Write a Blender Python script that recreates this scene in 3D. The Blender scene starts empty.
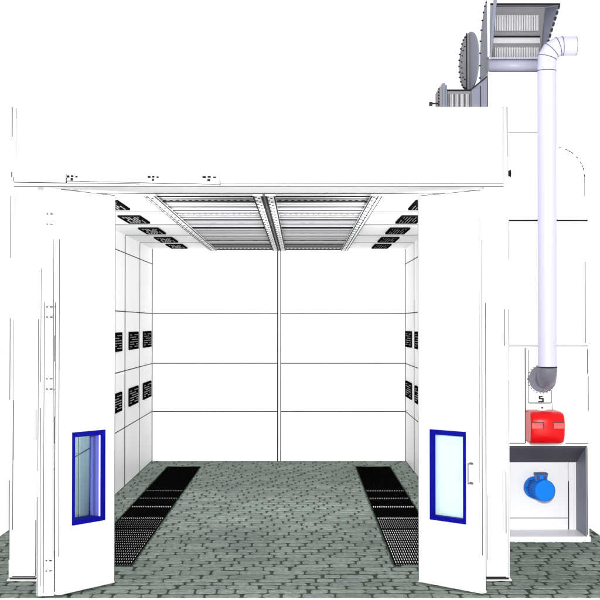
import bpy, bmesh, math, random
from mathutils import Vector, Matrix

random.seed(7)
C = bpy.context.scene.collection
SC = bpy.context.scene
F, CZ, TILT = 1400.0, 2.16, math.atan(24 / 1400.0)
ct, st = math.cos(TILT), math.sin(TILT)


# ---------------------------------------------------------------- measuring helpers
def X_at(px, d):
    return (px - 300.0) / F * d * 1.0


def Z_at(py, d):
    v = (300.0 - py) / F
    return CZ + d * (v * ct + st) / (ct - v * st)


# ---------------------------------------------------------------- materials
def mat(name, col, rough=0.5, metal=0.0, spec=0.5, bump=0.0, var=0.0, scale=6.0):
    m = bpy.data.materials.new(name)
    m.use_nodes = True
    nt = m.node_tree
    b = nt.nodes['Principled BSDF']
    b.inputs['Base Color'].default_value = (*col, 1)
    b.inputs['Roughness'].default_value = rough
    b.inputs['Metallic'].default_value = metal
    b.inputs['Specular IOR Level'].default_value = spec
    tc = nt.nodes.new('ShaderNodeTexCoord')
    nz = nt.nodes.new('ShaderNodeTexNoise')
    nz.inputs['Scale'].default_value = scale
    nz.inputs['Detail'].default_value = 5
    nt.links.new(tc.outputs['Object'], nz.inputs['Vector'])
    if var > 0:
        mp = nt.nodes.new('ShaderNodeMapRange')
        mp.inputs['To Min'].default_value = 1 - var
        mp.inputs['To Max'].default_value = 1 + var
        nt.links.new(nz.outputs['Fac'], mp.inputs['Value'])
        hs = nt.nodes.new('ShaderNodeHueSaturation')
        hs.inputs['Color'].default_value = (*col, 1)
        nt.links.new(mp.outputs['Result'], hs.inputs['Value'])
        nt.links.new(hs.outputs['Color'], b.inputs['Base Color'])
    if bump > 0:
        bp = nt.nodes.new('ShaderNodeBump')
        bp.inputs['Strength'].default_value = bump
        bp.inputs['Distance'].default_value = 0.01
        nt.links.new(nz.outputs['Fac'], bp.inputs['Height'])
        nt.links.new(bp.outputs['Normal'], b.inputs['Normal'])
    return m


WHITE = mat('white_enamel', (0.86, 0.86, 0.86), 0.45, spec=0.3, var=0.015, scale=2)
CEIL = mat('ceiling_enamel', (0.80, 0.80, 0.81), 0.5, spec=0.3, var=0.015, scale=2)
SEAL = mat('black_seal', (0.012, 0.012, 0.013), 0.8, spec=0.03)
SEAL2 = mat('grey_seal', (0.028, 0.028, 0.03), 0.8, spec=0.03)
SEAL3 = mat('pale_seal', (0.085, 0.085, 0.09), 0.8, spec=0.03)
BLUE = mat('blue_frame_paint', (0.002, 0.002, 0.20), 0.5, spec=0.04)
REVEAL = mat('lit_reveal_blue', (0.11, 0.13, 0.50), 0.5, spec=0.05)  # frame blue lightened to paint in how the reveal catches light
SLATE2 = mat('slate_blue_stripe', (0.07, 0.08, 0.24), 0.6, spec=0.05)  # darker stripe across the window reveal
MOTOR = mat('sky_blue_paint', (0.004, 0.19, 0.75), 0.5, spec=0.12)
RED = mat('red_gloss', (0.58, 0.002, 0.004), 0.3, spec=0.17)
RED2 = mat('red_recess', (0.6, 0.06, 0.055), 0.4, spec=0.5)
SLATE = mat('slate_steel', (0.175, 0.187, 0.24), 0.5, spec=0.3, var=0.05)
BAY_SHADE = mat('painted_bay_shade', (0.085, 0.081, 0.105), 0.7, spec=0.15, var=0.05)  # shade of the bay's sloping panel, painted as a dark tone
LILAC = mat('galvanised_sheet', (0.33, 0.33, 0.42), 0.4, metal=0.0, spec=0.4, var=0.03)
PIPE = mat('pale_lilac_steel', (0.52, 0.512, 0.66), 0.4, spec=0.5, var=0.02)
PIPED = mat('dark_shaded_steel', (0.13, 0.13, 0.17), 0.4, spec=0.4, var=0.02)  # pipe steel darkened to paint in the lower elbow's shade; collar is dark
MESHG = mat('grey_mesh', (0.21, 0.205, 0.22), 0.6, spec=0.2, var=0.08, scale=20)
FIN = mat('pale_fin', (0.52, 0.51, 0.53), 0.5, spec=0.3)
BLACK = mat('black_steel', (0.004, 0.004, 0.004), 0.9, spec=0.0)
BAR = mat('zinc_bar', (0.75, 0.75, 0.76), 0.5, spec=0.3)
LOUV = mat('louvre_grey', (0.30, 0.30, 0.31), 0.6, spec=0.1)
GREYT = mat('grey_tee_bar', (0.12, 0.12, 0.125), 0.55, spec=0.3, var=0.05)
FILT = mat('filter_fleece', (0.80, 0.80, 0.80), 0.9, spec=0.1, bump=0.2, var=0.02, scale=40)
GROUND = mat('white_floor', (0.96, 0.96, 0.96), 0.8, spec=0.1)
JOINT = mat('mossy_joint', (0.030, 0.044, 0.031), 0.95, spec=0.1, bump=0.5, var=0.4, scale=12)


def stone_mat():
    m = bpy.data.materials.new('grey_green_cobble')
    m.use_nodes = True
    nt = m.node_tree
    b = nt.nodes['Principled BSDF']
    b.inputs['Roughness'].default_value = 0.85
    b.inputs['Specular IOR Level'].default_value = 0.15
    g = nt.nodes.new('ShaderNodeNewGeometry')
    r = nt.nodes.new('ShaderNodeValToRGB')
    e = r.color_ramp.elements
    e[0].position, e[0].color = 0.0, (0.140, 0.174, 0.147, 1)
    e[1].position, e[1].color = 1.0, (0.221, 0.260, 0.227, 1)
    for p, c in ((0.3, (0.171, 0.210, 0.180)), (0.6, (0.202, 0.240, 0.207)), (0.75, (0.159, 0.192, 0.178)), (0.9, (0.208, 0.237, 0.207))):
        x = e.new(p)
        x.color = (*c, 1)
    nt.links.new(g.outputs['Random Per Island'], r.inputs['Fac'])
    tc = nt.nodes.new('ShaderNodeTexCoord')
    n1 = nt.nodes.new('ShaderNodeTexNoise')
    n1.inputs['Scale'].default_value = 22
    n1.inputs['Detail'].default_value = 8
    n1.inputs['Roughness'].default_value = 0.7
    nt.links.new(tc.outputs['Object'], n1.inputs['Vector'])
    n2 = nt.nodes.new('ShaderNodeTexNoise')
    n2.inputs['Scale'].default_value = 0.9
    n2.inputs['Detail'].default_value = 3
    nt.links.new(tc.outputs['Object'], n2.inputs['Vector'])
    m1 = nt.nodes.new('ShaderNodeMapRange')
    m1.inputs['From Min'].default_value, m1.inputs['From Max'].default_value = 0.3, 0.7
    m1.inputs['To Min'].default_value, m1.inputs['To Max'].default_value = 0.50, 1.36
    nt.links.new(n1.outputs['Fac'], m1.inputs['Value'])
    m2 = nt.nodes.new('ShaderNodeMapRange')
    m2.inputs['From Min'].default_value, m2.inputs['From Max'].default_value = 0.3, 0.7
    m2.inputs['To Min'].default_value, m2.inputs['To Max'].default_value = 0.84, 1.12
    nt.links.new(n2.outputs['Fac'], m2.inputs['Value'])
    mu = nt.nodes.new('ShaderNodeMath')
    mu.operation = 'MULTIPLY'
    nt.links.new(m1.outputs['Result'], mu.inputs[0])
    nt.links.new(m2.outputs['Result'], mu.inputs[1])
    hs = nt.nodes.new('ShaderNodeHueSaturation')
    nt.links.new(r.outputs['Color'], hs.inputs['Color'])
    nt.links.new(mu.outputs['Value'], hs.inputs['Value'])
    nt.links.new(hs.outputs['Color'], b.inputs['Base Color'])
    bp = nt.nodes.new('ShaderNodeBump')
    bp.inputs['Strength'].default_value = 0.6
    bp.inputs['Distance'].default_value = 0.01
    nt.links.new(n1.outputs['Fac'], bp.inputs['Height'])
    nt.links.new(bp.outputs['Normal'], b.inputs['Normal'])
    return m


STONE = stone_mat()


def glass_mat(name='pale_teal_glass', frost=0.0):
    m = bpy.data.materials.new(name)
    m.use_nodes = True
    nt = m.node_tree
    nt.nodes.remove(nt.nodes['Principled BSDF'])
    out = nt.nodes['Material Output']
    t = nt.nodes.new('ShaderNodeBsdfTransparent')
    t.inputs['Color'].default_value = (0.78, 0.93, 0.93, 1)
    g = nt.nodes.new('ShaderNodeBsdfGlossy')
    g.inputs['Roughness'].default_value = 0.03
    fr = nt.nodes.new('ShaderNodeFresnel')
    fr.inputs['IOR'].default_value = 1.35
    mx = nt.nodes.new('ShaderNodeMixShader')
    nt.links.new(fr.outputs['Fac'], mx.inputs['Fac'])
    df = nt.nodes.new('ShaderNodeBsdfDiffuse')
    df.inputs['Color'].default_value = (0.66, 0.80, 0.79, 1)
    m2 = nt.nodes.new('ShaderNodeMixShader')
    m2.inputs['Fac'].default_value = frost
    nt.links.new(t.outputs['BSDF'], m2.inputs[1])
    nt.links.new(df.outputs['BSDF'], m2.inputs[2])
    nt.links.new(m2.outputs['Shader'], mx.inputs[1])
    nt.links.new(g.outputs['BSDF'], mx.inputs[2])
    nt.links.new(mx.outputs['Shader'], out.inputs['Surface'])
    return m


GLASS = glass_mat()
FROST = glass_mat('frosted_mint_glass', .62)


# ---------------------------------------------------------------- mesh builder
class MB:
    def __init__(s):
        s.v, s.f, s.m, s.sm, s.mats = [], [], [], [], []

    def mi(s, m):
        if m not in s.mats:
            s.mats.append(m)
        return s.mats.index(m)

    def add(s, verts, faces, m, smooth=False):
        o = len(s.v)
        s.v += [Vector(p) for p in verts]
        k = s.mi(m)
        for f in faces:
            s.f.append([i + o for i in f])
            s.m.append(k)
            s.sm.append(smooth)
        return s

    def box(s, x0, x1, y0, y1, z0, z1, m):
        v = [(x0, y0, z0), (x1, y0, z0), (x1, y1, z0), (x0, y1, z0), (x0, y0, z1), (x1, y0, z1), (x1, y1, z1), (x0, y1, z1)]
        return s.add(v, [(0, 3, 2, 1), (4, 5, 6, 7), (0, 1, 5, 4), (1, 2, 6, 5), (2, 3, 7, 6), (3, 0, 4, 7)], m)

    def hexa(s, v, m):     # eight corners in box() order
        return s.add(v, [(0, 3, 2, 1), (4, 5, 6, 7), (0, 1, 5, 4), (1, 2, 6, 5), (2, 3, 7, 6), (3, 0, 4, 7)], m)

    def bar(s, a, b, w, h, m, up=(0, 0, 1)):
        a, b = Vector(a), Vector(b)
        d = (b - a).normalized()
        u = Vector(up)
        r = d.cross(u)
        if r.length < 1e-4:
            r = d.cross(Vector((0, 1, 0)))
        r.normalize()
        u = r.cross(d).normalized()
        r, u = r * w / 2, u * h / 2
        v = [a - r - u, a + r - u, b + r - u, b - r - u, a - r + u, a + r + u, b + r + u, b - r + u]
        return s.hexa(v, m)

    def cyl(s, a, b, r0, r1, m, n=32, caps=True, smooth=True):
        a, b = Vector(a), Vector(b)
        d = (b - a).normalized()
        u = d.cross(Vector((0, 0, 1)))
        if u.length < 1e-4:
            u = Vector((1, 0, 0))
        u.normalize()
        w = d.cross(u)
        ring = [(u * math.cos(2 * math.pi * i / n) + w * math.sin(2 * math.pi * i / n)) for i in range(n)]
        v = [a + q * r0 for q in ring] + [b + q * r1 for q in ring]
        s.add(v, [(i, (i + 1) % n, n + (i + 1) % n, n + i) for i in range(n)], m, smooth)
        if caps:
            s.add([a + q * r0 for q in ring], [tuple(range(n))[::-1]], m)
            s.add([b + q * r1 for q in ring], [tuple(range(n))], m)
        return s

    def tube(s, pts, r, m, n=32, smooth=True, mitre=True):
        """round tube swept through pts with mitred joints; no end caps"""
        pts = [Vector(p) for p in pts]
        rings = []
        d0 = (pts[1] - pts[0]).normalized()
        u = d0.cross(Vector((0, 1, 0)))
        if u.length < 1e-3:
            u = d0.cross(Vector((1, 0, 0)))
        u.normalize()
        for i, p in enumerate(pts):
            dp = (p - pts[i - 1]).normalized() if i else d0
            dn = (pts[i + 1] - p).normalized() if i < len(pts) - 1 else dp
            t = (dp + dn).normalized()
            # carry frame along the incoming direction, then project to the mitre plane
            u = (u - dp * u.dot(dp)).normalized()
            w = dp.cross(u)
            ring = []
            for k in range(n):
                q = u * math.cos(2 * math.pi * k / n) * r + w * math.sin(2 * math.pi * k / n) * r
                q = q - dp * (q.dot(t) / dp.dot(t))
                ring.append(p + q)
            rings.append(ring)
            u = (u - dn * u.dot(dn)).normalized()
        v = [q for ring in rings for q in ring]
        f = []
        for i in range(len(pts) - 1):
            for k in range(n):
                f.append((i * n + k, i * n + (k + 1) % n, (i + 1) * n + (k + 1) % n, (i + 1) * n + k))
        return s.add(v, f, m, smooth)

    def build(s, name, parent=None, bevel=0.0, origin=None, props=None):
        me = bpy.data.meshes.new(name)
        if origin is None:
            lo = Vector([min(p[i] for p in s.v) for i in range(3)])
            hi = Vector([max(p[i] for p in s.v) for i in range(3)])
            origin = Vector(((lo.x + hi.x) / 2, (lo.y + hi.y) / 2, lo.z))
        origin = Vector(origin)
        me.from_pydata([p - origin for p in s.v], [], s.f)
        for m in s.mats:
            me.materials.append(m)
        for p, k, sm in zip(me.polygons, s.m, s.sm):
            p.material_index = k
            p.use_smooth = sm
        bm = bmesh.new()
        bm.from_mesh(me)
        bmesh.ops.remove_doubles(bm, verts=bm.verts, dist=1e-6)
        bmesh.ops.recalc_face_normals(bm, faces=bm.faces)
        bm.to_mesh(me)
        bm.free()
        o = bpy.data.objects.new(name, me)
        C.objects.link(o)
        WO[o.name] = origin
        if parent is not None:
            o.parent = parent
            o.location = origin - WO[parent.name]
        else:
            o.location = origin
        if bevel > 0:
            b = o.modifiers.new('bevel', 'BEVEL')
            b.width = bevel
            b.segments = 2
            b.limit_method = 'ANGLE'
            b.angle_limit = math.radians(50)
        for k, val in (props or {}).items():
            o[k] = val
        return o


WO = {}      # origin of every object in the frame its meshes were drawn in


def thing(name, loc, label, cat, group=None):
    o = bpy.data.objects.new(name, None)
    o.empty_display_size = 0.2
    C.objects.link(o)
    o.location = loc
    WO[o.name] = Vector(loc)
    o['label'] = label
    o['category'] = cat
    if group:
        o['group'] = group
    return o


def copy_tree(o, parent):
    c = o.copy()
    C.objects.link(c)
    c.parent = parent
    for ch in [x for x in o.children]:
        copy_tree(ch, c)
    return c


# ================================================================= THE SETTING
g = MB()
g.box(-60, 60, -20, 120, -0.30, -0.13, GROUND)
g.build('ground', props={'kind': 'structure'})

# cobbled pad: mossy bed with every stone modelled on it
PX0, PX1, PY0, PY1 = -3.06, 3.07, 11.09, 23.2
GR_Y0, GR_Y1 = 12.60, 21.25
GRATES = ((-2.005, -1.512), (0.850, 1.358))
pb = MB()
xs = [PX0, GRATES[0][0], GRATES[0][1], GRATES[1][0], GRATES[1][1], PX1]
pb.box(PX0, PX1, PY0, GR_Y0, -0.129, -0.0055, JOINT)
pb.box(PX0, PX1, GR_Y1, PY1, -0.129, -0.0055, JOINT)
for a, b in ((0, 1), (2, 3), (4, 5)):
    pb.box(xs[a], xs[b], GR_Y0, GR_Y1, -0.129, -0.0055, JOINT)


def stone(mb, poly, top):
    n = len(poly)
    cx = sum(p[0] for p in poly) / n
    cy = sum(p[1] for p in poly) / n
    tl = random.uniform(-0.006, 0.006)
    lo = [(x, y, -0.03) for x, y in poly]
    mid = [(x, y, top - 0.004) for x, y in poly]
    hi = [(cx + (x - cx) * 0.93, cy + (y - cy) * 0.93, top + tl * (x - cx) * 2) for x, y in poly]
    v = lo + mid + hi
    f = []
    for k in range(n):
        j = (k + 1) % n
        f.append((k, j, n + j, n + k))
        f.append((n + k, n + j, 2 * n + j, 2 * n + k))
    f.append(tuple(range(2 * n, 3 * n)))
    mb.add(v, f, STONE)


stones = MB()
yy, row = PY0 + 0.012, 0
wob = [random.uniform(-1, 1) for _ in range(400)]


def edge_y(base, x, r):
    return base + 0.016 * math.sin(x * 2.1 + r * 1.3 + wob[r]) + 0.010 * math.sin(x * 5.3 + r * 2.7)


ROWH = []
while yy < PY1:
    h = random.uniform(0.15, 0.20)
    ROWH.append((yy, min(yy + h, PY1)))
    yy += h
prev = []
for r, (ya, yb) in enumerate(ROWH):
    cur = []
    x = PX0 - random.uniform(0, 0.15)
    while x < PX1:
        L = random.choice((0.15, 0.17, 0.19, 0.21, 0.24, 0.28)) * random.uniform(0.9, 1.1)
        for t_ in range(6):
            if any(abs(x + L - q) < .042 for q in prev):
                L += .03
        cur.append(x + L)
        x0, x1 = max(x, PX0), min(x + L, PX1)
        x += L
        if x1 - x0 < 0.05:
            continue
        gp = random.uniform(0.006, 0.011)
        sk = random.uniform(-0.02, 0.02)
        gy = random.uniform(.010, .026)
        yl = (lambda q: ya + 0.004 if r == 0 else edge_y(ya, q, r) + gy)
        yh = (lambda q: PY1 if r == len(ROWH) - 1 else edge_y(yb, q, r + 1) - random.uniform(.004, .012))
        j = lambda a=0.005: random.uniform(-a, a)
        xm = (x0 + x1) / 2
        c = min(0.03, (x1 - x0) * 0.2)
        # keep clear of the two grating pits
        if yb > GR_Y0 and ya < GR_Y1:
            cut = False
            for (ga, gb) in GRATES:
                if x0 < ga < x1 and ga - x0 > 0.02:
                    x1 = ga - gp
                elif x0 < gb < x1 and x1 - gb > 0.02:
                    x0 = gb + gp
                elif x1 > ga and x0 < gb:
                    cut = True
                xm = (x0 + x1) / 2
            if cut:
                # the stone straddling the pit's end keeps its outer part
                if ya < GR_Y0 - 0.04:
                    yh = lambda q: GR_Y0 - 0.004
                elif yb > GR_Y1 + 0.04:
                    yl = lambda q: GR_Y1 + 0.004
                else:
                    continue
            sk = 0
        c = min(c, (x1 - x0) * 0.25)
        poly = [(x0 + gp + c * random.uniform(.3, 1), yl(x0) + gp + j()), (xm + j(), yl(xm) + gp + j(.004)), (x1 - gp - c * random.uniform(.3, 1), yl(x1) + gp + j()),
                (x1 - gp + sk * .3, yl(x1) + gp + c * random.uniform(.6, 1.2)), (x1 - gp + sk * .6, yh(x1) - gp - c * random.uniform(.6, 1.2)),
                (x1 - gp - c * random.uniform(.3, 1), yh(x1) - gp + j()), (xm + j(), yh(xm) - gp + j(.004)), (x0 + gp + c * random.uniform(.3, 1), yh(x0) - gp + j()),
                (x0 + gp + sk * .6, yh(x0) - gp - c * random.uniform(.6, 1.2)), (x0 + gp + sk * .3, yl(x0) + gp + c * random.uniform(.6, 1.2))]
        poly = [(min(max(p[0], PX0), PX1), min(max(p[1], PY0), PY1)) for p in poly]
        stone(stones, poly, random.uniform(-0.001, 0.0015))
    prev = cur
pb.f += [[i + len(pb.v) for i in f] for f in stones.f]
k = pb.mi(STONE)
pb.m += [k] * len(stones.f)
pb.sm += [False] * len(stones.f)
pb.v += stones.v
pb.build('paved_floor', origin=(0, 17, 0), props={'kind': 'structure'})


ke = MB()
ke.box(PX0 - .04, PX1 + .04, PY0 - .05, PY0 - .002, -.1295, -.003, GROUND)
ke.box(PX0 - .04, PX0 - .002, PY0 - .001, PY1, -.1295, -.006, GROUND)
ke.box(PX1 + .002, PX1 + .04, PY0 - .001, PY1, -.1295, -.006, GROUND)
ke.build('kerb_edge', props={'kind': 'structure'})

# ================================================================= FLOOR GRATINGS
def make_grating(x0, x1, label):
    t = thing('floor_grating', ((x0 + x1) / 2, GR_Y0, 0), label, 'floor grating', 'black exhaust gratings let into the paving')
    tr = MB()
    a, b, c, d = x0 + .002, x1 - .002, GR_Y0 + .002, GR_Y1 - .002
    tr.box(a, b, c, d, -0.127, -0.115, BLACK)
    for q in (a, b - .012):
        tr.box(q, q + .012, c, d, -0.115, 0.001, BLACK)
    for q in (c, d - .012):
        tr.box(a + .012, b - .012, q, q + .012, -0.115, 0.001, BLACK)
    tr.build('pit_frame', t)
    bb = MB()
    n = 21
    for k in range(n):
        q = a + .03 + (b - a - .06) * k / (n - 1)
        bb.box(q - .005, q + .005, c + .013, d - .013, -0.03, 0.0, BLACK)
    rr = bb
    y = c + .06
    while y < 14.9:
        hw = .013 * max(.0, min(1, (16.6 - y) / 3.6))
        rr.box(a + .013, b - .013, y - hw, y + hw, -0.018, -0.006, BAR)
        y += .15
    for q in (15.68, 16.65, 17.45, 18.25):
        rr.box(a + .013, b - .013, q - (.03 if q < 16 else .016), q + (.03 if q < 16 else .016), -0.016, -0.004 if q > 15.7 else -.006, BAR if q < 17 else LOUV)
    y = 14.97
    while y < 15.55:
        rr.box(a + .013, b - .013, y - .008, y + .008, -0.018, -0.006, LOUV)
        y += .13
    y = 15.8
    while y < 21.2:
        rr.box(a + .013, b - .013, y - .004, y + .004, -0.028, -0.02, BLACK)
        y += .12
    rr.build('grating_bars', t)
    return t


make_grating(*GRATES[0], 'long black steel floor grating beside the left booth wall, below the wall grilles')
make_grating(*GRATES[1], 'long black steel floor grating on the right, running behind the door with the pull handle')

# ================================================================= SPRAY BOOTH
D0, D1 = 11.81, 22.07          # front and back planes
HW = 0.08
XL, XR = -2.333, 1.663
ZC = 3.347
ZH = Z_at(187, D0)             # underside of the fascia
ZT = Z_at(107, D0)             # top of the fascia
SEAMS = [14.77, 16.72, 18.66, 20.38]
booth = thing('spray_booth', (-0.34, D0, 0), 'large white walk-in spray booth with folding doors open and a cobbled floor', 'spray booth')


def wall(x_in, sgn):
    """side wall; sgn points outwards"""
    mb = MB()
    y0, y1 = 12.05, D1
    xa, xb = sorted((x_in, x_in + sgn * HW))
    mb.box(xa, xb, y0, y1, 0.003, ZC + .1, WHITE)
    e = -sgn * .002
    w = lambda ya, yb, za, zb, m: mb.box(*sorted((x_in + sgn * .004, x_in + e)), ya, yb, za, zb, m)
    for k, y in enumerate(SEAMS + [D1 - .008]):
        hw = (.030 if k == 2 else .022) if k < 4 else .004
        w(y - hw, y + hw, .004, ZC - .004, SEAL if k in (2, 3) else SEAL2)
    ys = [y0 + .01] + SEAMS + [D1 - .008]
    for py, m in ((264, SEAL2), (313.5, SEAL2), (363.5, SEAL), (411.5, SEAL2)):
        z = Z_at(py, D1)
        for a, b in zip(ys[:-1], ys[1:]):
            w(a + .032, b - .032, z - .006, z + .006, m)
    w(y0 + .01, D1 - .016, .004, .012, SEAL3)
    return mb.build('side_wall', booth)


wall(XL, -1)
wall(XR, 1)

bk = MB()
bk.box(XL - HW, XR + HW, D1 + .003, D1 + .083, 0.003, ZC + .1, WHITE)
for px, w, m in ((152.2, .016, SEAL), (277.6, .018, SEAL), (280.6, .013, SEAL2), (405.3, .014, SEAL)):
    x = X_at(px, D1)
    bk.box(x - w / 2, x + w / 2, D1 - .001, D1 + .006, .004, ZC - .004, m)
xc0, xc1, xc2, xc3 = X_at(152.9, D1), X_at(277, D1), X_at(281.2, D1), X_at(404.8, D1)
for py, m, w in ((313.5, SEAL2, .012), (363.3, SEAL, .012), (411.6, SEAL2, .012)):
    z = Z_at(py, D1)
    for a, b in ((xc0, xc1), (xc2, xc3)):
        bk.box(a, b, D1 - .001, D1 + .006, z - w * .65, z + w * .65, m)
bk.build('back_wall', booth)

# ceiling, with module seams
cl = MB()
cl.box(XL + .001, XR - .001, 12.05, D1 - .001, ZC, ZC + .08, CEIL)
FX0, FX1 = -1.405, 0.742
for k, y in enumerate(SEAMS):
    for a, b in ((XL + .002, FX0), (FX1, XR - .002)):
        cl.box(a, b, y - .02, y + .02, ZC - .003, ZC + .004, (SEAL3, SEAL2, SEAL, SEAL2)[k])
cl.build('ceiling', booth)

# plenum above the ceiling
pl = MB()
pl.box(XL - HW, XR + HW, 12.0, D1 + .083, ZC + .105, ZT - .05, WHITE)
pl.box(XL - HW - .012, XR + HW + .012, 11.96, D1 + .1, ZT - .048, ZT - .02, WHITE)
pl.build('roof_plenum', booth)

# fascia
fx0, fx1 = X_at(12.2, D0), X_at(508, D0)
fa = MB()
fa.box(fx0, fx1, D0, D0 + .14, ZH, ZT, WHITE)


def fline(x0, y0, x1, y1, px, m, d=D0, mb=None, proud=.002):
    """thin seal strip on a frontal plane at depth d between two points"""
    mb = mb or fa
    a = (X_at(x0, d), d + .001, Z_at(y0, d))
    b = (X_at(x1, d), d + .001, Z_at(y1, d))
    w = px * d / F
    mb.bar(a, b, w, .002 + proud, m, up=(0, -1, 0))


fline(11.6, 107, 11.6, 137, .8, SEAL2)
fline(15.4, 108, 15.4, 119, .8, SEAL2)
fline(15.4, 119.5, 15.4, 160, .5, SEAL3)
fline(11.2, 172, 11.2, 177, .9, SEAL)
fline(12.9, 177, 12.9, 181.6, .9, SEAL)
fline(503.6, 107, 503.6, 183, .7, SEAL2)
fline(507.4, 107, 507.4, 157, .9, SEAL2)
fline(507.4, 158, 507.4, 177, .5, SEAL3)
fline(13.3, 182.2, 66, 183, .9, SEAL)
fline(66.5, 183, 140, 184, .8, SEAL2)
fline(140.5, 184, 504, 183.6, .7, SEAL3)
fline(13.3, 186.6, 504, 186.6, .7, SEAL2)
fa.build('fascia', booth)

# underside of the door head between fascia and ceiling
so = MB()
so.box(XL + .12, XR - .12, D0 + .141, 12.42, ZH + .004, ZH + .07, WHITE)
so.box(XL + .12, XR - .12, 12.42, 12.48, ZH + .003, ZC - .002, WHITE)
so.box(X_at(97, 12.3), XR - .2, 12.40, 12.419, ZH - .002, ZH + .003, SEAL2)
so.build('door_head', booth)

# corner posts
for pa, pc, m_ in ((9.6, 37, 0), (484.5, 509, 1)):
    po = MB()
    a, b = X_at(pa, D0), X_at(pc, D0)
    po.box(a, b, D0 + .002, D0 + .24, 0.03, ZH - .001, WHITE)
    po.box(a + .006, b - .006, D0 + .008, D0 + .24, 0.003, 0.03, SEAL2)
    if m_ == 0:
        for x, y0, y1, w, m in ((10.6, 196, 258, .9, SEAL2), (14.4, 196, 258, .5, SEAL3), (10.2, 318, 400, .8, SEAL2), (13.9, 320, 460, .6, SEAL3), (13.4, 400, 530, .8, SEAL2), (36.4, 520, 576, .8, SEAL2), (36.4, 410, 440, .7, SEAL2), (10.0, 480, 560, .9, SEAL2)):
            fline(x, y0, x, y1, w, m, d=D0 + .002, mb=po)
        fline(13, 576.4, 36.4, 576.4, 1.0, SEAL, d=D0 + .002, mb=po)
    else:
        for x, y0, y1, w, m in ((508.3, 220, 260, .6, SEAL3), (504.6, 309, 346, .9, SEAL), (508.4, 309, 378, .6, SEAL3), (505.6, 472, 533, .9, SEAL2), (508.2, 380, 576, .5, SEAL2), (487.2, 495, 560, .6, SEAL3)):
            fline(x, y0, x, y1, w, m, d=D0 + .002, mb=po)
        fline(485, 577, 505.6, 577, 1.0, SEAL, d=D0 + .002, mb=po)
    p = po.build('corner_post', booth)
    bp_ = MB()
    bp_.box(a - .012, b + .016, D0 - .012, D0 + .25, 0.003, 0.012, WHITE)
    bp_.build('base_plate', p)

# folding-door track on the fascia with its roller brackets
tk = MB()
tk.bar((X_at(66, D0), D0 - .012, Z_at(180.3, D0)), (X_at(220, D0), D0 - .012, Z_at(183.6, D0)), .022, .012, WHITE, up=(0, -1, 0))
tk.bar((X_at(66, D0), D0 - .0195, Z_at(181.2, D0)), (X_at(220, D0), D0 - .0195, Z_at(184.6, D0)), .005, .004, SEAL2, up=(0, -1, 0))
tk.box(X_at(65.8, D0), X_at(66.7, D0), D0 - .022, D0 - .001, Z_at(183, D0), Z_at(174.5, D0), SEAL2)
tk.box(X_at(219.6, D0), X_at(220.4, D0), D0 - .022, D0 - .001, Z_at(186, D0), Z_at(180.5, D0), SEAL2)
tko = tk.build('door_track', booth)
for px, py, w in ((72.5, 176.8, 12), (153.5, 177.3, 12), (209.5, 177.5, 15)):
    rb = MB()
    x, z, hw = X_at(px, D0), Z_at(py, D0), w / 2 * D0 / F
    rb.box(x - hw, x + hw, D0 - .03, D0 - .001, z - .012, z + .012, WHITE)
    rb.box(x - hw * .95, x - hw * .45, D0 - .034, D0 - .0305, z - .010, z + .009, SEAL)
    rb.box(x - hw * .25, x + hw * .20, D0 - .034, D0 - .0305, z - .007, z + .010, SEAL)
    rb.box(x + hw * .5, x + hw * .9, D0 - .034, D0 - .0305, z - .010, z + .005, SEAL2)
    rb.box(x - hw * .3, x + hw * .1, D0 - .03, D0 - .02, z - .034, z - .0121, SEAL2)
    rb.build('roller_bracket', tko)


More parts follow.
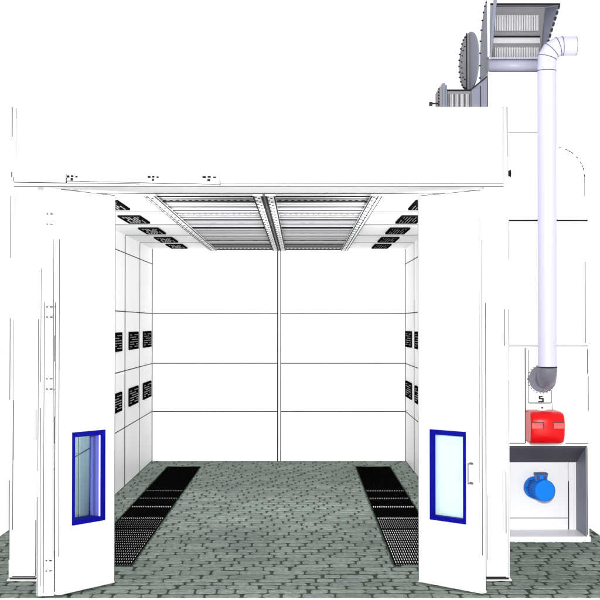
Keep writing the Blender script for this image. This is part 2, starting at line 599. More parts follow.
# ---- door leaves: local frame x along the leaf (0 = free / jamb edge), y = thickness behind the face, z up
def make_leaf(P, Q, t, flip, zt, wa, wb, handle=False, hinges=False, lines=(), back=.012, channel=False, deep=False, wf=.052, glass=None, pr=.012):
    """P, Q ends of the visible face line (plan); leaf body lies on the far side of it"""
    P, Q = Vector((P[0], P[1], 0)), Vector((Q[0], Q[1], 0))
    L = (Q - P).length
    ang = math.atan2(Q.y - P.y, Q.x - P.x)
    s = flip                               # +1: body towards +y local, -1: towards -y
    zb = 0.02
    za, zc = 0.557, 1.287
    x0, x1 = wa * L, wb * L
    mb = MB()
    Y = lambda q: s * q

    def bx(mb, xa, xb, ya, yb, z0, z1, m):
        a, b = sorted((Y(ya), Y(yb)))
        mb.box(xa, xb, a, b, z0, z1, m)
    bx(mb, 0, x0, 0, t, zb, zt, WHITE)
    bx(mb, x1, L, 0, t, zb, zt, WHITE)
    bx(mb, x0, x1, 0, t, zb, za, WHITE)
    bx(mb, x0, x1, 0, t, zc, zt, WHITE)
    # edge seals
    bx(mb, -.003, -.0002, .004, t - .004, zb + .01, zt - .01, SEAL3)
    bx(mb, .0, .006, -.0015, .001, zb + .01, zt - .01, SEAL3)
    bx(mb, .006, L - .004, -.0015, .001, zt - .007, zt + .001, SEAL3)
    for (fx, z0, z1, w, m) in lines:
        bx(mb, fx * L - w / 2, fx * L + w / 2, -.002, .001, z0, z1, m)
    bx(mb, L + .0002, L + .003, .003, .009, zb + .3, zt - .4, SEAL2)
    bx(mb, L + .0002, L + .003, t - .009, t - .003, zb + .02, zt - .9, SEAL2)
    if channel:
        bx(mb, L - .05, L, t + .001, t + .045, zb, zt - .02, WHITE)
        for q, za_, zb_ in ((t + .016, .1, 1.5), (t + .016, 1.7, 2.6), (t + .036, .02, .8), (t + .036, 1.0, 2.2)):
            bx(mb, L + .0002, L + .003, q, q + .006, za_, zb_, SEAL2)
    o = mb.build('door_leaf', booth, origin=(0, 0, 0))
    WO[o.name] = Vector((0, 0, 0))
    o.location = P - WO[booth.name]
    o.rotation_euler = (0, 0, ang)
    # window frame: a rectangular ring standing 12 mm proud of both faces
    fr = MB()
    w, wk = .034, .018
    bx(fr, x0 - .006, x0 + wf, -pr, t + back, za - .006, zc + .006, BLUE)
    bx(fr, x1 - wk, x1 + .006, -pr, t + back, za - .006, zc + .006, BLUE)
    bx(fr, x0 + wf, x1 - wk, -pr, t + back, za - .006, za + w, BLUE)
    bx(fr, x0 + wf, x1 - wk, -pr, t + back, zc - w, zc + .006, BLUE)
    fr.build('window_frame', o)
    gl = MB()
    gy = t + back - .012 if deep else t * .62
    bx(gl, x0 + wf, x1 - wk, gy, gy + .006, za + w, zc - w, glass or GLASS)
    gl.build('window_pane', o)
    if deep:
        rv = MB()
        bx(rv, x0 + wf + .0005, x0 + wf + .004, -.002, gy - .001, za + w, zc - w, REVEAL)
        bx(rv, x0 + wf + .0041, x0 + wf + .008, t * .75, t * 1.15, za + w, zc - w, SLATE2)
        bx(rv, x0 + wf + .0005, x0 + wf + .012, -.008, -.0021, za + w, zc - w, WHITE)
        rv.build('window_reveal', o)
    if handle:
        h = MB()
        hx, z0, z1 = .845 * L, .88, 1.05
        bx(h, hx - .0035, hx + .0035, -.045, -.037, z0, z1, GREYT)
        for z in (z0, z1 - .012):
            bx(h, hx - .0035, hx + .0035, -.037, -.003, z, z + .008, GREYT)
            bx(h, hx - .02, hx + .02, -.003, -.0005, z - .004, z + .014, SEAL3)
        h.build('pull_handle', o)
    if hinges:
        for z in hinges:
            h = MB()
            h.cyl((L + .010, Y(t * .5), z - .05), (L + .010, Y(t * .5), z + .05), .007, .007, WHITE, n=14)
            bx(h, L + .0035, L + .006, .012, t - .012, z - .04, z + .04, WHITE)
            for q in (-.045, .035):
                bx(h, L + .0062, L + .0085, .012, t - .020, z + q, z + q + .01, SEAL)
            h.build('hinge', o)
    return o


ZL = 3.232
# left pair
FL, KL = (X_at(115.2, 11.63), 11.63), (X_at(60, 11.09), 11.09)
make_leaf(FL, KL, .055, -1, ZL, .205, .775, back=.055, deep=True)
JL, K1 = (-2.075, 11.74), (X_at(54.4, 11.07), 11.07)
make_leaf(JL, K1, .085, -1, ZL, .2, .78, hinges=[Z_at(p, 11.05) for p in (219, 312, 384, 566)], back=-.001, pr=-.001, channel=True)
# right pair
FR, KR = (X_at(418, 11.67), 11.67), (X_at(481.3, 11.15), 11.15)
make_leaf(FR, KR, .055, +1, ZL, .21, .755, handle=True, lines=((.972, .9, 3.0, .004, SEAL3),), wf=.018, glass=FROST)
JR, K2 = (1.535, 11.79), (1.490, 11.25)
make_leaf(JR, K2, .045, +1 if 0 else -1, ZL, .22, .78, hinges=[.3, 1.6, 2.9], back=-.001, pr=-.001)


# ---- louvred grilles
def make_grille(name_loc, w, h):
    """lies in the local XZ plane facing -Y; w along X, h along Z"""
    mb = MB()
    f = .025
    mb.box(-w / 2, w / 2, -.004, .004, 0, h, BLACK)
    mb.box(-w / 2, w / 2, -.016, -.0041, 0, f, BLACK)
    mb.box(-w / 2, w / 2, -.016, -.0041, h - f, h, BLACK)
    mb.box(-w / 2, -w / 2 + f, -.016, -.0041, f, h - f, BLACK)
    mb.box(w / 2 - f, w / 2, -.016, -.0041, f, h - f, BLACK)
    o = mb.build('grille', booth, origin=(0, 0, 0))
    lv = MB()
    n = 6
    for k in range(n):
        z = f + (h - 2 * f) * (k + .5) / n
        m = LOUV
        for (a, b) in ((-.46, -.24), (-.20, .02), (.08, .22), (.27, .46)):
            if (k * 7 + int(a * 100)) % 5 == 0:
                continue
            lv.hexa([(a * w, -.012, z - .006), (b * w, -.012, z - .006), (b * w, -.006, z - .001), (a * w, -.006, z - .001),
                     (a * w, -.012, z - .002), (b * w, -.012, z - .002), (b * w, -.006, z + .003), (a * w, -.006, z + .003)], m)
    lv.build('louvre', o, origin=(0, 0, 0))
    return o


GW, GH = 1.04, .245
proto = make_grille(None, GW, GH)
first = True
zr = (Z_at(347.2, 21.3), Z_at(398, 21.3))
spots = []
for y in (21.3, 19.57, 17.72, 15.75, 13.7):
    for z in zr:
        spots.append(((XL + .005, y, z), (0, 0, math.pi / 2)))     # left wall, facing +X
        spots.append(((XR - .005, y, z), (0, 0, -math.pi / 2)))    # right wall, facing -X
for y in (13.85, 15.76, 17.70, 19.55, 21.2):
    # ceiling: facing down, long side along Y
    spots.append(((-1.99, y, ZC - .005), 'L'))
    spots.append(((1.11, y, ZC - .005), 'R'))
for loc, rot in spots:
    o = proto if first else copy_tree(proto, booth)
    first = False
    o.location = Vector(loc) - WO[booth.name]
    if rot in ('L', 'R'):
        # local X -> world Y, local -Y -> world -Z, local Z -> world X
        o.rotation_euler = Matrix(((0, 0, 1), (1, 0, 0), (0, 1, 0))).to_euler()
    else:
        o.rotation_euler = rot

# ---- ceiling filter bank
FY0, FY1 = 12.55, 21.98
ZF = ZC - .004
fb = MB()
fb.box(FX0 + .02, FX1 - .02, FY0, FY1, ZF - .006, ZF, FILT)
fbo = fb.build('filter_panel', booth)
XM = -.325


def rail(x0, x1, dark):
    mb = MB()
    z0 = ZF - .035
    mb.box(x0, x1, FY0, FY1, z0, ZF - .0065, CEIL)
    w = x1 - x0
    for fx, ww in dark:
        mb.box(x0 + fx * w - ww / 2, x0 + fx * w + ww / 2, FY0 + .003, FY1 - .003, z0 - .002, z0 + .002, SEAL2)
    # punched slots along the rail
    y = FY0 + .05
    k = 0
    while y < FY1 - .1:
        if k % 3 != 2:
            a = x0 + (.42 + .16 * ((k * 5) % 3 - 1)) * w
            mb.box(a - .010, a + .010, y, y + .07, z0 - .003, z0 + .001, SEAL2 if k % 2 else SEAL)
        y += .13
        k += 1
    return mb


rail(FX0, FX0 + .10, ((.04, .008), (.30, .008), (.95, .012))).build('filter_rail', booth)
rail(FX1 - .10, FX1, ((.05, .012), (.62, .008), (.96, .008))).build('filter_rail', booth)
rail(XM - .10, XM - .012, ((.06, .014), (.92, .020))).build('filter_rail', booth)
rail(XM + .012, XM + .10, ((.08, .020), (.94, .014))).build('filter_rail', booth)
cm = MB()
cm.box(XM - .0115, XM + .0115, FY0, FY1, ZF - .03, ZF - .0065, GREYT)
cm.build('center_joint', booth)

BARS = [(12.78, .05, SEAL), (13.10, .07, GREYT), (13.27, .055, BLACK), (13.85, .05, SEAL3), (14.38, .07, SEAL2), (14.62, .05, GREYT), (14.80, .09, SEAL3),
        (15.02, .03, SEAL3), (15.30, .035, SEAL2), (15.62, .03, SEAL), (16.02, .04, GREYT), (16.22, .06, GREYT), (16.78, .05, SEAL2), (16.95, .075, BLACK),
        (17.42, .04, SEAL3), (17.72, .06, GREYT), (18.05, .04, GREYT), (18.42, .06, GREYT), (18.66, .05, SEAL2), (19.05, .05, SEAL3), (19.45, .09, SEAL2),
        (19.75, .05, GREYT), (20.00, .04, SEAL3), (20.38, .10, BLACK), (20.62, .06, SEAL2), (20.95, .06, SEAL2), (21.25, .06, SEAL2), (21.50, .08, GREYT), (21.72, .06, SEAL), (21.92, .08, SEAL2)]
ys_ = [b_[0] for b_ in BARS]
for a_, b_ in zip(ys_[:-1], ys_[1:]):
    if b_ - a_ > .27:
        BARS.append(((a_ + b_) / 2 + .03, .03, GREYT))
        if b_ - a_ > .4:
            BARS.append((a_ + (b_ - a_) * .25, .03, SEAL3))
for (y, w, m) in BARS:
    for a, b in ((FX0 + .101, XM - .101), (XM + .101, FX1 - .101)):
        mb = MB()
        mb.box(a, b, y - w * .5, y + w * .5, ZF - .022, ZF - .0065, m)
        mb.box(a, b, y - w * .5 - .028, y - w * .5 - .002, ZF - .014, ZF - .0066, CEIL)
        if abs(y - 14.8) < .01 or abs(y - 13.1) < .01 or abs(y - 21.5) < .01:
            q = a + .02
            while q < b - .05:
                mb.box(q, q + .03, y - .02, y + .02, ZF - .0245, ZF - .021, SEAL if y < 14 else WHITE)
                q += .06
        mb.build('tee_bar', booth)

# ================================================================= AIR HEATING UNIT (right)
DC = 13.93
unit = thing('heating_unit', (2.35, DC, 0), 'tall white air heating cabinet standing right of the booth, with an open shade-painted bay', 'heating cabinet')
cx0, cx1 = 1.80, X_at(588.5, DC)
zc_top = Z_at(345.6, DC)
zr1 = Z_at(446, DC)
zr0 = Z_at(537, DC)
lc = MB()
rx0, rx1 = X_at(509.5, DC) - .12, X_at(586.3, DC)
DB = DC + .50
lc.box(cx0, cx1, DC, DC + 1.5, zr1, zc_top, WHITE)                 # above the bay
lc.box(cx0, rx0, DC, DB + .02, 0.05, zr1, WHITE)
lc.box(rx1, cx1, DC, DB + .02, 0.05, zr1, WHITE)
lc.box(cx0, cx1, DB + .02, DC + 1.5, 0.05, zr1, WHITE)
lc.box(rx0, rx1, DC, DB + .02, 0.05, zr0, WHITE)
lc.box(cx0 - .01, cx1 + .012, DC - .012, DC + 1.5, -.011, 0.048, WHITE)   # plinth
dd = DC


def cl_(x0, y0, x1, y1, w, m, d=DC, mb=None):
    fline(x0, y0, x1, y1, w, m, d=d, mb=mb or lc)


cl_(509, 346, 588, 346, .8, SEAL2)
cl_(509, 443.2, 525, 443.2, .8, SEAL2)
cl_(565, 443.2, 588, 443.2, .8, SEAL2)
cl_(525, 348, 525, 443, .9, SEAL2)
cl_(587.3, 349, 587.3, 374, .8, SEAL2)
cl_(588, 376, 588, 411, .7, SEAL2)
cl_(551.8, 404, 551.8, 410, .5, SEAL3)
cl_(509, 446.3, 586.5, 446.3, .8, SEAL)
cl_(586.7, 447, 586.7, 535, .6, SEAL)
cl_(509, 538.2, 588, 538.2, .7, SEAL2)
lco = lc.build('cabinet_body', unit)

bay = MB()
sx0, sx1 = rx0 + .001, rx1 - .002
zb1 = Z_at(462, DB)
# sloping top panel with painted-in shade, and right cheek in dark slate
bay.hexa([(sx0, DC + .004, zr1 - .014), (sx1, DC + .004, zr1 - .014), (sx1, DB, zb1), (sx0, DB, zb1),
          (sx0, DC + .004, zr1 - .002), (sx1, DC + .004, zr1 - .002), (sx1, DB, zb1 + .012), (sx0, DB, zb1 + .012)], BAY_SHADE)
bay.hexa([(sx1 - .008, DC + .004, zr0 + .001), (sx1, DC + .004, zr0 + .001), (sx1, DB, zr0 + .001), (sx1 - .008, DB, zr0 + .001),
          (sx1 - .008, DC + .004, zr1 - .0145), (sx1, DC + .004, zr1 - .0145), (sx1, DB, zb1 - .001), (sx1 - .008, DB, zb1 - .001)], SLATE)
bay.build('bay_panels', unit)
bp2 = MB()
bp2.box(sx0, sx1 - .009, DB - .006, DB + .018, zr0 + .001, zb1 - .002, WHITE)
fline(567.6, 462.5, 567.6, 481, .5, SEAL3, d=DB - .006, mb=bp2)
fline(568, 481, 568, 530, 1.0, SEAL, d=DB - .006, mb=bp2)
fline(509, 518, 567, 518, .6, SEAL3, d=DB - .006, mb=bp2)
fline(509, 533.4, 576, 533.4, 1.0, SEAL, d=DB - .006, mb=bp2)
fline(576.4, 463, 576.4, 533, .8, SEAL2, d=DB - .006, mb=bp2)
bp2.build('bay_back_panel', unit)

# upper casing with its rounded shoulder
UX1 = X_at(586, DC)
zs = Z_at(220.5, DC)
up = MB()
up.box(1.86, UX1 - .03, DC + .03, DC + 1.45, zc_top + .001, zs, WHITE)
fline(508, 220.5, 588, 220.5, 1.4, SEAL, d=DC + .028, mb=up)
fline(585.3, 262, 585.3, 343, .6, SEAL2, d=DC + .03, mb=up)
fline(509, 262, 509, 340, .5, SEAL3, d=DC + .03, mb=up)
up.build('upper_casing', unit)

tp = MB()
zt0, rad = Z_at(146.5, DC), .30
prof = [(1.88, zs + .012), (UX1, zs + .012), (UX1, zt0 - rad)]
for k in range(1, 13):
    a = k / 12 * math.pi / 2
    prof.append((UX1 - rad + rad * math.cos(a), zt0 - rad + rad * math.sin(a)))
prof += [(X_at(552, DC), zt0), (1.88, zt0)]
n = len(prof)
tp.add([(x, DC + .03, z) for x, z in prof] + [(x, DC + 1.4, z) for x, z in prof],
       [tuple(range(n)), tuple(range(2 * n - 1, n - 1, -1))] + [(k, (k + 1) % n, n + (k + 1) % n, n + k) for k in range(n)], WHITE)
arc = [(586, 195), (586, 180)] + [(300 + ((UX1 - rad + (rad - .004) * math.cos(a)) / DC * F), None, zt0 - rad + (rad - .004) * math.sin(a)) for a in [math.pi / 2 * k / 14 for k in range(0, 15)]]
for k in range(14):
    if k % 2 == 0 or k % 3 == 0:
        a0, a1 = math.pi / 2 * k / 14, math.pi / 2 * (k + .8) / 14
        r_ = rad - .005
        tp.bar((UX1 - rad + r_ * math.cos(a0), DC + .029, zt0 - rad + r_ * math.sin(a0)),
               (UX1 - rad + r_ * math.cos(a1), DC + .029, zt0 - rad + r_ * math.sin(a1)), .008, .004, SEAL2, up=(0, -1, 0))
fline(585, 176, 585, 196, .6, SEAL3, d=DC + .03, mb=tp)
tp.build('shoulder_casing', unit)

# neck up to the intake hood
nk = MB()
nx0, nx1 = X_at(489.4, DC), X_at(549, DC)
zn = Z_at(71, DC)
nk.box(nx0, nx1, DC + .04, DC + .75, zt0 + .001, zn, WHITE)
fline(490, 71.6, 549, 71.6, .7, SEAL2, d=DC + .038, mb=nk)
fline(509, 132.7, 545, 132.7, .6, SEAL3, d=DC + .04, mb=nk)
nk.build('neck_duct', unit)

# port plate with the flue connection, and a small latch under it
pp = MB()
pp.box(X_at(528, DC), X_at(551.4, DC), DC - .006, DC - .0005, Z_at(403, DC), Z_at(349, DC), WHITE)
for a in ((528.2, 350, 528.2, 403, .6, SEAL3), (528.2, 403, 551.2, 403, .8, SEAL2), (551.2, 390, 551.2, 403, .7, SEAL2)):
    fline(*a, d=DC - .006, mb=pp)
for k in range(26):
    a = 2 * math.pi * k / 26
    c = Vector((X_at(541.5, DC), DC - .008, Z_at(379, DC)))
    for rr in (.118, .140):
        q = c + Vector((math.cos(a) * rr, 0, math.sin(a) * rr))
        u = Vector((-math.sin(a), 0, math.cos(a)))
        pp.bar(q - u * .009, q + u * .009, .006, .004, SEAL2, up=(0, -1, 0))
pp.build('port_plate', unit)
la = MB()
lx, lz = X_at(540, DC), Z_at(402, DC)
la.box(lx - .022, lx + .030, DC - .03, DC - .0065, lz, lz + .012, SEAL2)
la.box(lx + .018, lx + .030, DC - .03, DC - .0065, lz + .0121, lz + .04, SEAL)
la.box(lx - .014, lx + .0179, DC - .03, DC - .0065, lz + .03, lz + .04, SEAL)
la.box(lx - .016, lx - .006, DC - .03, DC - .0065, lz + .0401, lz + .06, SEAL)
la.box(lx - .006, lx + .02, DC - .03, DC - .0065, lz + .052, lz + .06, SEAL2)
la.build('latch', unit)
ht = MB()
ht.box(X_at(510, DC) - .01, X_at(511.6, DC), DC + .001, DC + .0295, Z_at(176, DC), Z_at(170.5, DC), SEAL)
ht.cyl((X_at(511, DC), DC + .02, Z_at(177, DC)), (X_at(511, DC), DC + .02, Z_at(169.5, DC)), .006, .006, SEAL2, n=10)
ht.build('catch', unit)

# ================================================================= RED BURNER
BX0, BX1 = 2.238, 2.572
BY1 = DC - .007
burner = thing('burner', ((BX0 + BX1) / 2, BY1, .99), 'glossy red burner box on the cabinet front above the open bay', 'burner')
bm_ = MB()
zb, zt = Z_at(444.5, 13.6), Z_at(411.5, 13.62)
hh = zt - zb
dep = .35


def bprof(inset):
    pr = [(BY1, zb + inset)]
    cz, rz = zb + hh / 2, hh / 2 - inset
    for k in range(0, 25):
        a = -math.pi / 2 + math.pi * k / 24
        c, s_ = math.cos(a), math.sin(a)
        e = .5
        pr.append((BY1 - (dep - .17) - (.17 - inset) * abs(c) ** e, cz + rz * math.copysign(abs(s_) ** .55, s_)))
    pr.append((BY1, zt - inset))
    return pr


secs = [(BX0, .022), (BX0 + .007, .008), (BX0 + .02, .0), (BX1 - .05, .0), (BX1 - .02, .009), (BX1 - .006, .022), (BX1, .042)]
rings = [[(x, y, z) for y, z in bprof(i)] for x, i in secs]
n = len(rings[0])
v = [p for r in rings for p in r]
fcs = []
for i in range(len(rings) - 1):
    for k in range(n):
        fcs.append((i * n + k, i * n + (k + 1) % n, (i + 1) * n + (k + 1) % n, (i + 1) * n + k))
bm_.add(v, fcs, RED, True)
bm_.add(rings[0], [tuple(range(n))], RED)
bm_.add(rings[-1], [tuple(range(n))], RED)
bo = bm_.build('burner_hood', burner)
# pale inlet bands with dark shadow-gap edges
yf = BY1 - dep
for px0, px1, tail in ((531.8, 542.5, 1), (553.6, 563.6, 0)):
    bd = MB()
    x0, x1 = X_at(px0, 13.57), X_at(px1, 13.57)
    z0, z1 = Z_at(428.6, 13.57), Z_at(423.2, 13.57)
    bd.box(x0, x1, yf - .004, yf + .03, z0, z1, RED2)
    bd.build('inlet_band', burner)
    ed = MB()
    DR = bpy.data.materials.get('dark_red_gap') or mat('dark_red_gap', (0.09, 0.002, 0.003), 0.5)
    ed.box(x0, x1 + (.012 if tail else 0), yf - .005, yf + .03, z1 + .0005, z1 + .012, DR)
    if tail:
        ed.box(x1 + .0005, x1 + .012, yf - .005, yf + .03, z0, z1, DR)
    else:
        ed.box(x0 - .008, x0 - .0005, yf - .005, yf + .03, z0, z1 + .012, DR)
    ed.build('inlet_slot', burner)
lg = MB()
lg.cyl((X_at(540, DC), BY1 - .10, zt - .012), (X_at(540, DC), BY1 - .10, zt + .018), .05, .04, WHITE, n=20)
lg.cyl((X_at(540, DC), BY1 - .10, zt + .018), (X_at(540, DC), BY1 - .10, zt + .03), .010, .010, SEAL2, n=12)
lg.build('filler_cap', burner)

# ================================================================= BLUE MOTOR
motor = thing('electric_motor', (X_at(540, 14.2), 14.2, Z_at(500, 14.2)), 'bright blue electric motor with a round cover, mounted inside the open cabinet bay', 'motor')
A = Vector((X_at(544.6, 14.08), 14.08, Z_at(490.8, 14.08)))
B = Vector((X_at(533.5, 14.415), 14.415, Z_at(487.2, 14.415)))
dv = (B - A).normalized()
Lm = (B - A).length
mm = MB()
mm.cyl(A + dv * .03, A + dv * .26, .098, .098, MOTOR, n=40)
for k in range(26):                                    # cooling ribs
    a = 2 * math.pi * k / 26
    u = dv.cross(Vector((0, 0, 1))).normalized()
    w = dv.cross(u)
    q = u * math.cos(a) + w * math.sin(a)
    mm.bar(A + dv * .05 + q * .101, A + dv * .25 + q * .101, .006, .016, MOTOR, up=q)
mm.build('motor_body', motor)
cv = MB()
cv.cyl(A + dv * .004, A + dv * .03, .108, .110, MOTOR, n=48)
cv.cyl(A, A + dv * .004, .100, .108, MOTOR, n=48)
cv.build('fan_cover', motor)
fg = MB()
fg.cyl(A + dv * .262, A + dv * (Lm - .002), .112, .112, MOTOR, n=40)
for k in range(8):
    a = 2 * math.pi * k / 8
    u = dv.cross(Vector((0, 0, 1))).normalized()
    w = dv.cross(u)
    q = A + dv * .262 + (u * math.cos(a) + w * math.sin(a)) * .104
    fg.cyl(q - dv * .012, q, .007, .007, SEAL, n=8)
fg.build('mounting_flange', motor)
tb = MB()
m0 = A + dv * .13
TBM = mat('dark_blue_terminal', (0.004, 0.035, 0.13), 0.5)
tb.box(m0.x - .058, m0.x + .058, m0.y - .05, m0.y + .05, m0.z + .09, m0.z + .150, MOTOR)
tb.box(m0.x - .064, m0.x + .064, m0.y - .056, m0.y + .056, m0.z + .1505, m0.z + .168, TBM)
tb.box(m0.x - .05, m0.x - .02, m0.y - .054, m0.y - .0505, m0.z + .10, m0.z + .145, TBM)
tb.box(m0.x + .02, m0.x + .05, m0.y - .054, m0.y - .0505, m0.z + .10, m0.z + .145, TBM)
tb.build('terminal_box', motor)

# ================================================================= EXHAUST PIPE
DP, RP = 13.74, .0925
pxm = X_at(547.4, DP)
pipe = thing('exhaust_pipe', (pxm, DP, 1.5), 'tall pale lilac exhaust pipe rising from the cabinet and bending right at the top', 'exhaust pipe')
zlo, zhi = Z_at(367, DP), Z_at(71, DP)
ps = MB()
ps.tube([(pxm, DP, zlo), (pxm, DP, zhi)], RP, PIPE, n=48)
ps.build('riser', pipe)
# bottom elbow turning back into the cabinet
Rb = .12
eb = MB()
pts = [(pxm, DP, zlo - .002)]
for k in range(1, 9):
    a = k / 8 * math.pi / 2
    pts.append((pxm, DP + Rb - Rb * math.cos(a), zlo - .002 - Rb * math.sin(a)))
pts.append((pxm, DC - .03, zlo - .002 - Rb))
eb.tube(pts, RP + .002, PIPED, n=40)
eb.tube([(pxm, DP, zlo - .004), (pxm, DP, zlo + .004)], RP + .004, SEAL2, n=40)
eb.build('lower_elbow', pipe)
co = MB()
co.cyl((pxm - .02, DC - .03, zlo - .002 - Rb), (pxm - .02, DC - .0065, zlo - .002 - Rb), .135, .135, PIPED, n=40)
co.build('wall_collar', pipe)
# lobster-back top elbow
ue = MB()
Rt = .235
zc_ = Z_at(46, DP)
Rt = .155
pts = [(pxm, DP, zhi + .001)]
angs = [math.radians(q) for q in (0, 15, 45, 75, 90)]
for a in angs[1:-1]:
    pts.append((pxm + Rt - Rt * math.cos(a), DP, zc_ - Rt + Rt * math.sin(a)))
pts.append((pxm + Rt, DP, zc_))
pts.append((X_at(577, DP), DP, zc_))
cols = ue
cols.tube(pts, RP, PIPE, n=48, smooth=True)
xe = X_at(577, DP)
cols.tube([(xe - .02, DP, zc_), (xe - .001, DP, zc_)], RP - .004, PIPED, n=32)
cols.build('upper_elbow', pipe)
bands = [(Vector((xe - .002, DP, zc_)), Vector((1, 0, 0)), .002, RP + .0015, SEAL3), (Vector((pxm, DP, zhi)), Vector((0, 0, 1)), .003, RP + .002, SEAL2)]
for i in range(1, len(pts) - 1):
    p = Vector(pts[i])
    t_ = ((Vector(pts[i + 1]) - p).normalized() + (p - Vector(pts[i - 1])).normalized()).normalized()
    bands.append((p, t_, .003, RP + .004, SEAL2))
for p, t_, hw_, r_, m_ in bands:
    sm = MB()
    sm.tube([p - t_ * hw_, p + t_ * hw_], r_, m_, n=40)
    sm.build('seam_band', pipe)

# ================================================================= ROOF DUCT WORK
zroof = ZT - .02
duct = thing('roof_duct', (1.7, 14.2, zroof), 'grey roof duct line with round flanges leading to a finned intake hood', 'air duct')
DH = 13.97


def W(px, py, d):
    return Vector((X_at(px, d), d, Z_at(py, d)))


# intake hood: open front, walls with thickness, finned back
d1 = DH + .26
FO = [W(491, 57, DH), W(543, 57, DH), W(559, 5.5, DH), W(494, 5.5, DH)]     # BL BR TR TL front
zlow, ztop = FO[0].z, FO[2].z
BK = [W(493, 57.2, d1), W(541, 57.2, d1), W(546, 7.5, d1), W(496, 7.5, d1)]
th = .018
hd = MB()


def slab(a, b, c, d, off, m):
    off = Vector(off)
    hd.hexa([a, b, c, d, a + off, b + off, c + off, d + off], m)


slab(FO[0], FO[3], BK[3], BK[0], (-.03, 0, 0), SLATE)        # left cheek
slab(FO[1], FO[2], BK[2], BK[1], (th, 0, 0), SLATE)          # right cheek
slab(FO[3] + Vector((0, 0, .001)), FO[2] + Vector((0, 0, .001)), BK[2] + Vector((0, 0, .001)), BK[3] + Vector((0, 0, .001)), (0, 0, th), SLATE)
slab(FO[0] - Vector((0, 0, .001)), FO[1] - Vector((0, 0, .001)), BK[1] - Vector((0, 0, .001)), BK[0] - Vector((0, 0, .001)), (0, 0, -th), LILAC)
slab(BK[0], BK[1], BK[2], BK[3], (0, .02, 0), MESHG)
# dark edge bead round the mouth
hd.bar(FO[3] + Vector((-.03, -.004, .012)), FO[2] + Vector((.02, -.004, .012)), .02, .012, SEAL, up=(0, -1, 0))
for k in range(9):                                            # notched right edge
    p, q = FO[2].lerp(FO[1], k / 9), FO[2].lerp(FO[1], (k + .6) / 9)
    hd.bar(p + Vector((.012, -.005, 0)), q + Vector((.012, -.005, 0)), .022, .012, SEAL2, up=(0, -1, 0))
hd.build('intake_hood', duct)
# two rows of fins and a plain middle band on the back
fn = MB()
bw = (BK[1].x - .03) - (BK[0].x + .03)
for (za, zb_) in ((.60, .97), (.03, .33)):
    for k in range(26):
        x = BK[0].x + .03 + bw * k / 25
        z0 = zlow + (ztop - zlow) * za
        z1 = zlow + (ztop - zlow) * zb_ - .03
        fn.box(x - .006, x + .006, d1 - .035, d1 - .001, z0, z1, FIN)
fn.box(BK[0].x + .005, BK[1].x - .005, d1 - .02, d1 - .001, zlow + (ztop - zlow) * .36, zlow + (ztop - zlow) * .46, FIN)
fn.box(BK[0].x + .005, BK[1].x - .005, d1 - .03, d1 - .001, zlow + (ztop - zlow) * .49, zlow + (ztop - zlow) * .505, SEAL)
fn.build('fin', duct)
lp = MB()
zl0 = (Z_at(57.5, DH) + Z_at(71, DH)) / 2
rl = (Z_at(57.5, DH) - Z_at(71, DH)) / 2 - .002
lp.cyl((X_at(489.5, DH), DH + .07, zl0), (X_at(549, DH), DH + .07, zl0), rl, rl, LILAC, n=40)
lp.build('rolled_lip', duct)
uf = MB()                                                     # upright flange at the hood's left
uf.hexa([W(490.4, 57, DH - .02), W(492.2, 57, DH - .02), W(492.6, 57, DH), W(490.4, 57, DH), W(495.2, -14, DH - .02), W(499, -14, DH - .02), W(499, -14, DH), W(495.2, -14, DH)], SLATE)
uf.box(X_at(488.3, DH), X_at(490.0, DH), DH - .01, DH + .05, zn + .15, Z_at(-14, DH), WHITE)
uf.build('upright_flange', duct)


def plate(mb, c, sy, rh, rz, th_, m, k0=0.0, k1=1.0, n=48):
    """elliptical plate turned about its vertical axis; k0..k1 picks a sector"""
    cy = math.sqrt(1 - sy * sy)
    h, nn = Vector((-sy, cy, 0)), Vector((-cy, -sy, 0))
    full = k1 - k0 >= 1
    an = [2 * math.pi * (k0 + (k1 - k0) * k / n) for k in range(n if full else n + 1)]
    f = [c + h * rh * math.cos(a) + Vector((0, 0, rz * math.sin(a))) for a in an]
    q = len(f)
    v = f + [p + nn * th_ for p in f]
    mb.add(v, [tuple(range(q))[::-1], tuple(range(q, 2 * q))] + [(k, (k + 1) % q, q + (k + 1) % q, q + k) for k in range(q)], m)
    return h, nn


def bolts(mb, c, h, nn, rh, rz, off, k0, k1, n, r=.008):
    for k in range(n):
        a = 2 * math.pi * (k0 + (k1 - k0) * (k + .5) / n)
        p = c + h * rh * math.cos(a) + Vector((0, 0, rz * math.sin(a))) + nn * off
        mb.cyl(p, p + nn * .014, r, r, SEAL, n=8)


tf = MB()
ctf = Vector((X_at(489.5, 14.42), 14.42, Z_at(66, 14.42)))
h_, n_ = plate(tf, ctf, .10, .36, .70, .012, SLATE, -.25, .25)
bolts(tf, ctf, h_, n_, .34, .67, .0125, -.25, .25, 16)
tf.build('tall_flange', duct)
rf = MB()
zrf = Z_at(62, 14.2)
xr = X_at(471, 14.2)
crf = Vector((xr, 14.2, zrf))
h_, n_ = plate(rf, crf, .18, .30, .302, .015, SLATE)
rf.build('round_flange', duct)
r2 = MB()
c2 = crf + n_ * .016
plate(r2, c2, .18, .275, .285, .02, MESHG, -.25, .25)
bolts(r2, c2, h_, n_, .255, .265, .0205, -.24, .24, 13)
bolts(r2, c2, h_, n_, .17, .18, .0205, -.22, .22, 8, .005)
e0, e1 = c2 + n_ * .024 + Vector((0, 0, -.295)), c2 + n_ * .024 + Vector((0, 0, .295))
r2.bar(e0, e1, .010, .012, SEAL, up=(0, -1, 0))
r2.build('bolted_ring', duct)
bd = MB()
zbx = Z_at(91, 14.0)
bx0, bx1 = X_at(448, 14.0), X_at(471.5, 14.0)
bd.box(bx0, bx1, 14.0, 14.5, zroof + .001, zbx, MESHG)
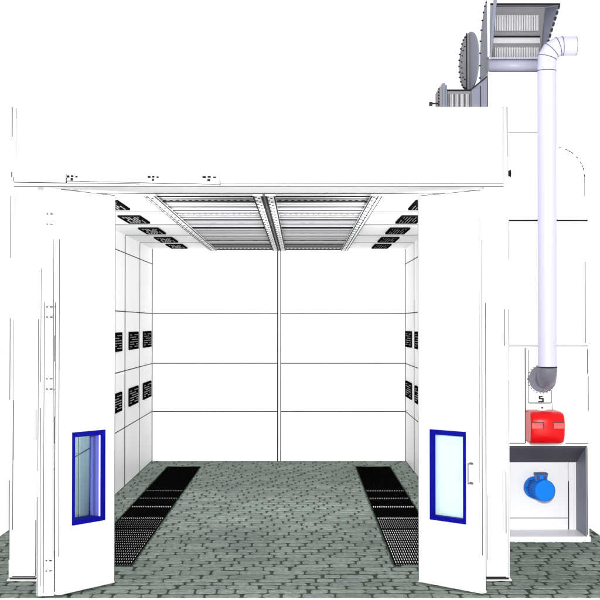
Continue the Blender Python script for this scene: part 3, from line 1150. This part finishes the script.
for k in range(13):
    x = bx0 + .015 + (bx1 - bx0 - .03) * k / 12
    bd.box(x - .004, x + .004, 13.99, 14.001, zroof + .05, zbx - .03, FIN if k % 3 else SEAL3)
bd.box(bx0 - .005, bx1 + .005, 13.985, 14.5, zbx + .0005, zbx + .014, SEAL)
bd.build('mesh_duct', duct)
pd = MB()                                                     # pedestal duct under the flanges
pd.hexa([(bx1 + .002, 13.98, zroof + .001), (nx0 - .01, 13.98, zroof + .001), (nx0 - .01, 14.5, zroof + .001), (bx1 + .002, 14.5, zroof + .001),
         (bx1 + .002, 13.98, zbx + .01), (nx0 - .01, 13.98, Z_at(77, 13.98)), (nx0 - .01, 14.5, Z_at(77, 13.98)), (bx1 + .002, 14.5, zbx + .01)], SLATE)
pd.box(X_at(480.5, 13.98), X_at(481.4, 13.98), 13.974, 13.981, zroof + .01, Z_at(86, 13.98), SEAL2)
pd.bar((bx1, 13.974, zbx + .012), (nx0 - .012, 13.974, Z_at(77, 13.98) + .004), .014, .012, SEAL2, up=(0, -1, 0))
pd.build('pedestal_duct', duct)
sf = MB()
for px0, px1, py in ((440.2, 442.6, 86.5), (442.9, 445.8, 83), (446.0, 447.6, 85)):
    sf.box(X_at(px0, 14.0), X_at(px1, 14.0), 14.0, 14.45, zroof + .001, Z_at(py, 14.0), SLATE if px0 > 441 else MESHG)
for k in range(7):
    z = Z_at(88 + k * 3.2, 14.0)
    sf.box(X_at(439.2, 14.0), X_at(440.1, 14.0), 14.05, 14.07, z - .008, z + .008, SEAL)
sf.build('end_flange', duct)
rd = MB()
rd.cyl((X_at(431, 14.05), 14.05, Z_at(103.6, 14.05)), (X_at(439.1, 14.05), 14.05, Z_at(103.6, 14.05)), .008, .008, SEAL2, n=10)
rd.box(X_at(429.6, 14.05), X_at(432.6, 14.05), 14.03, 14.07, Z_at(105.8, 14.05), Z_at(102.2, 14.05), SEAL2)
rd.build('damper_handle', duct)

# ================================================================= LIGHT, WORLD, CAMERA
w = bpy.data.worlds.new('World')
SC.world = w
w.use_nodes = True
bg = w.node_tree.nodes['Background']
bg.inputs['Color'].default_value = (1, 1, 1, 1)
bg.inputs['Strength'].default_value = 0.62




def lamp(name, kind, loc, power, aim=None, size=None, radius=0.1):
    l = bpy.data.lights.new(name, kind)
    l.energy = power
    o = bpy.data.objects.new(name, l)
    C.objects.link(o)
    o.location = loc
    if kind == 'AREA':
        l.shape = 'RECTANGLE'
        l.size, l.size_y = size
        l.spread = math.radians(95)
        o.rotation_euler = (Vector(aim) - Vector(loc)).to_track_quat('-Z', 'Y').to_euler()
    else:
        l.shadow_soft_size = radius
    return o


# added headlight above the camera; two added fill lights hidden behind the door leaves
lamp('added_headlight', 'POINT', (0, -0.3, 3.1), 3300, radius=.15)
lamp('jamb_fill', 'AREA', (-1.95, 12.2, 2.2), 74, aim=(.2, 22, 3.7), size=(.35, 2.0))
lamp('jamb_fill', 'AREA', (1.38, 12.2, 2.2), 74, aim=(-.6, 22, 3.7), size=(.25, 2.0))

cam = bpy.data.cameras.new('camera')
co_ = bpy.data.objects.new('camera', cam)
C.objects.link(co_)
co_.location = (0, 0, CZ)
co_.rotation_euler = (math.pi / 2 + TILT, 0, 0)
cam.sensor_width = 36
cam.lens = 36 * F / 600
cam.clip_end = 500
SC.camera = co_

SC.view_settings.view_transform = 'Standard'
SC.view_settings.look = 'None'
SC.view_settings.exposure = 0.8
SC.view_settings.gamma = 1
SC.cycles.max_bounces = 16
SC.cycles.diffuse_bounces = 10
SC.cycles.transparent_max_bounces = 16
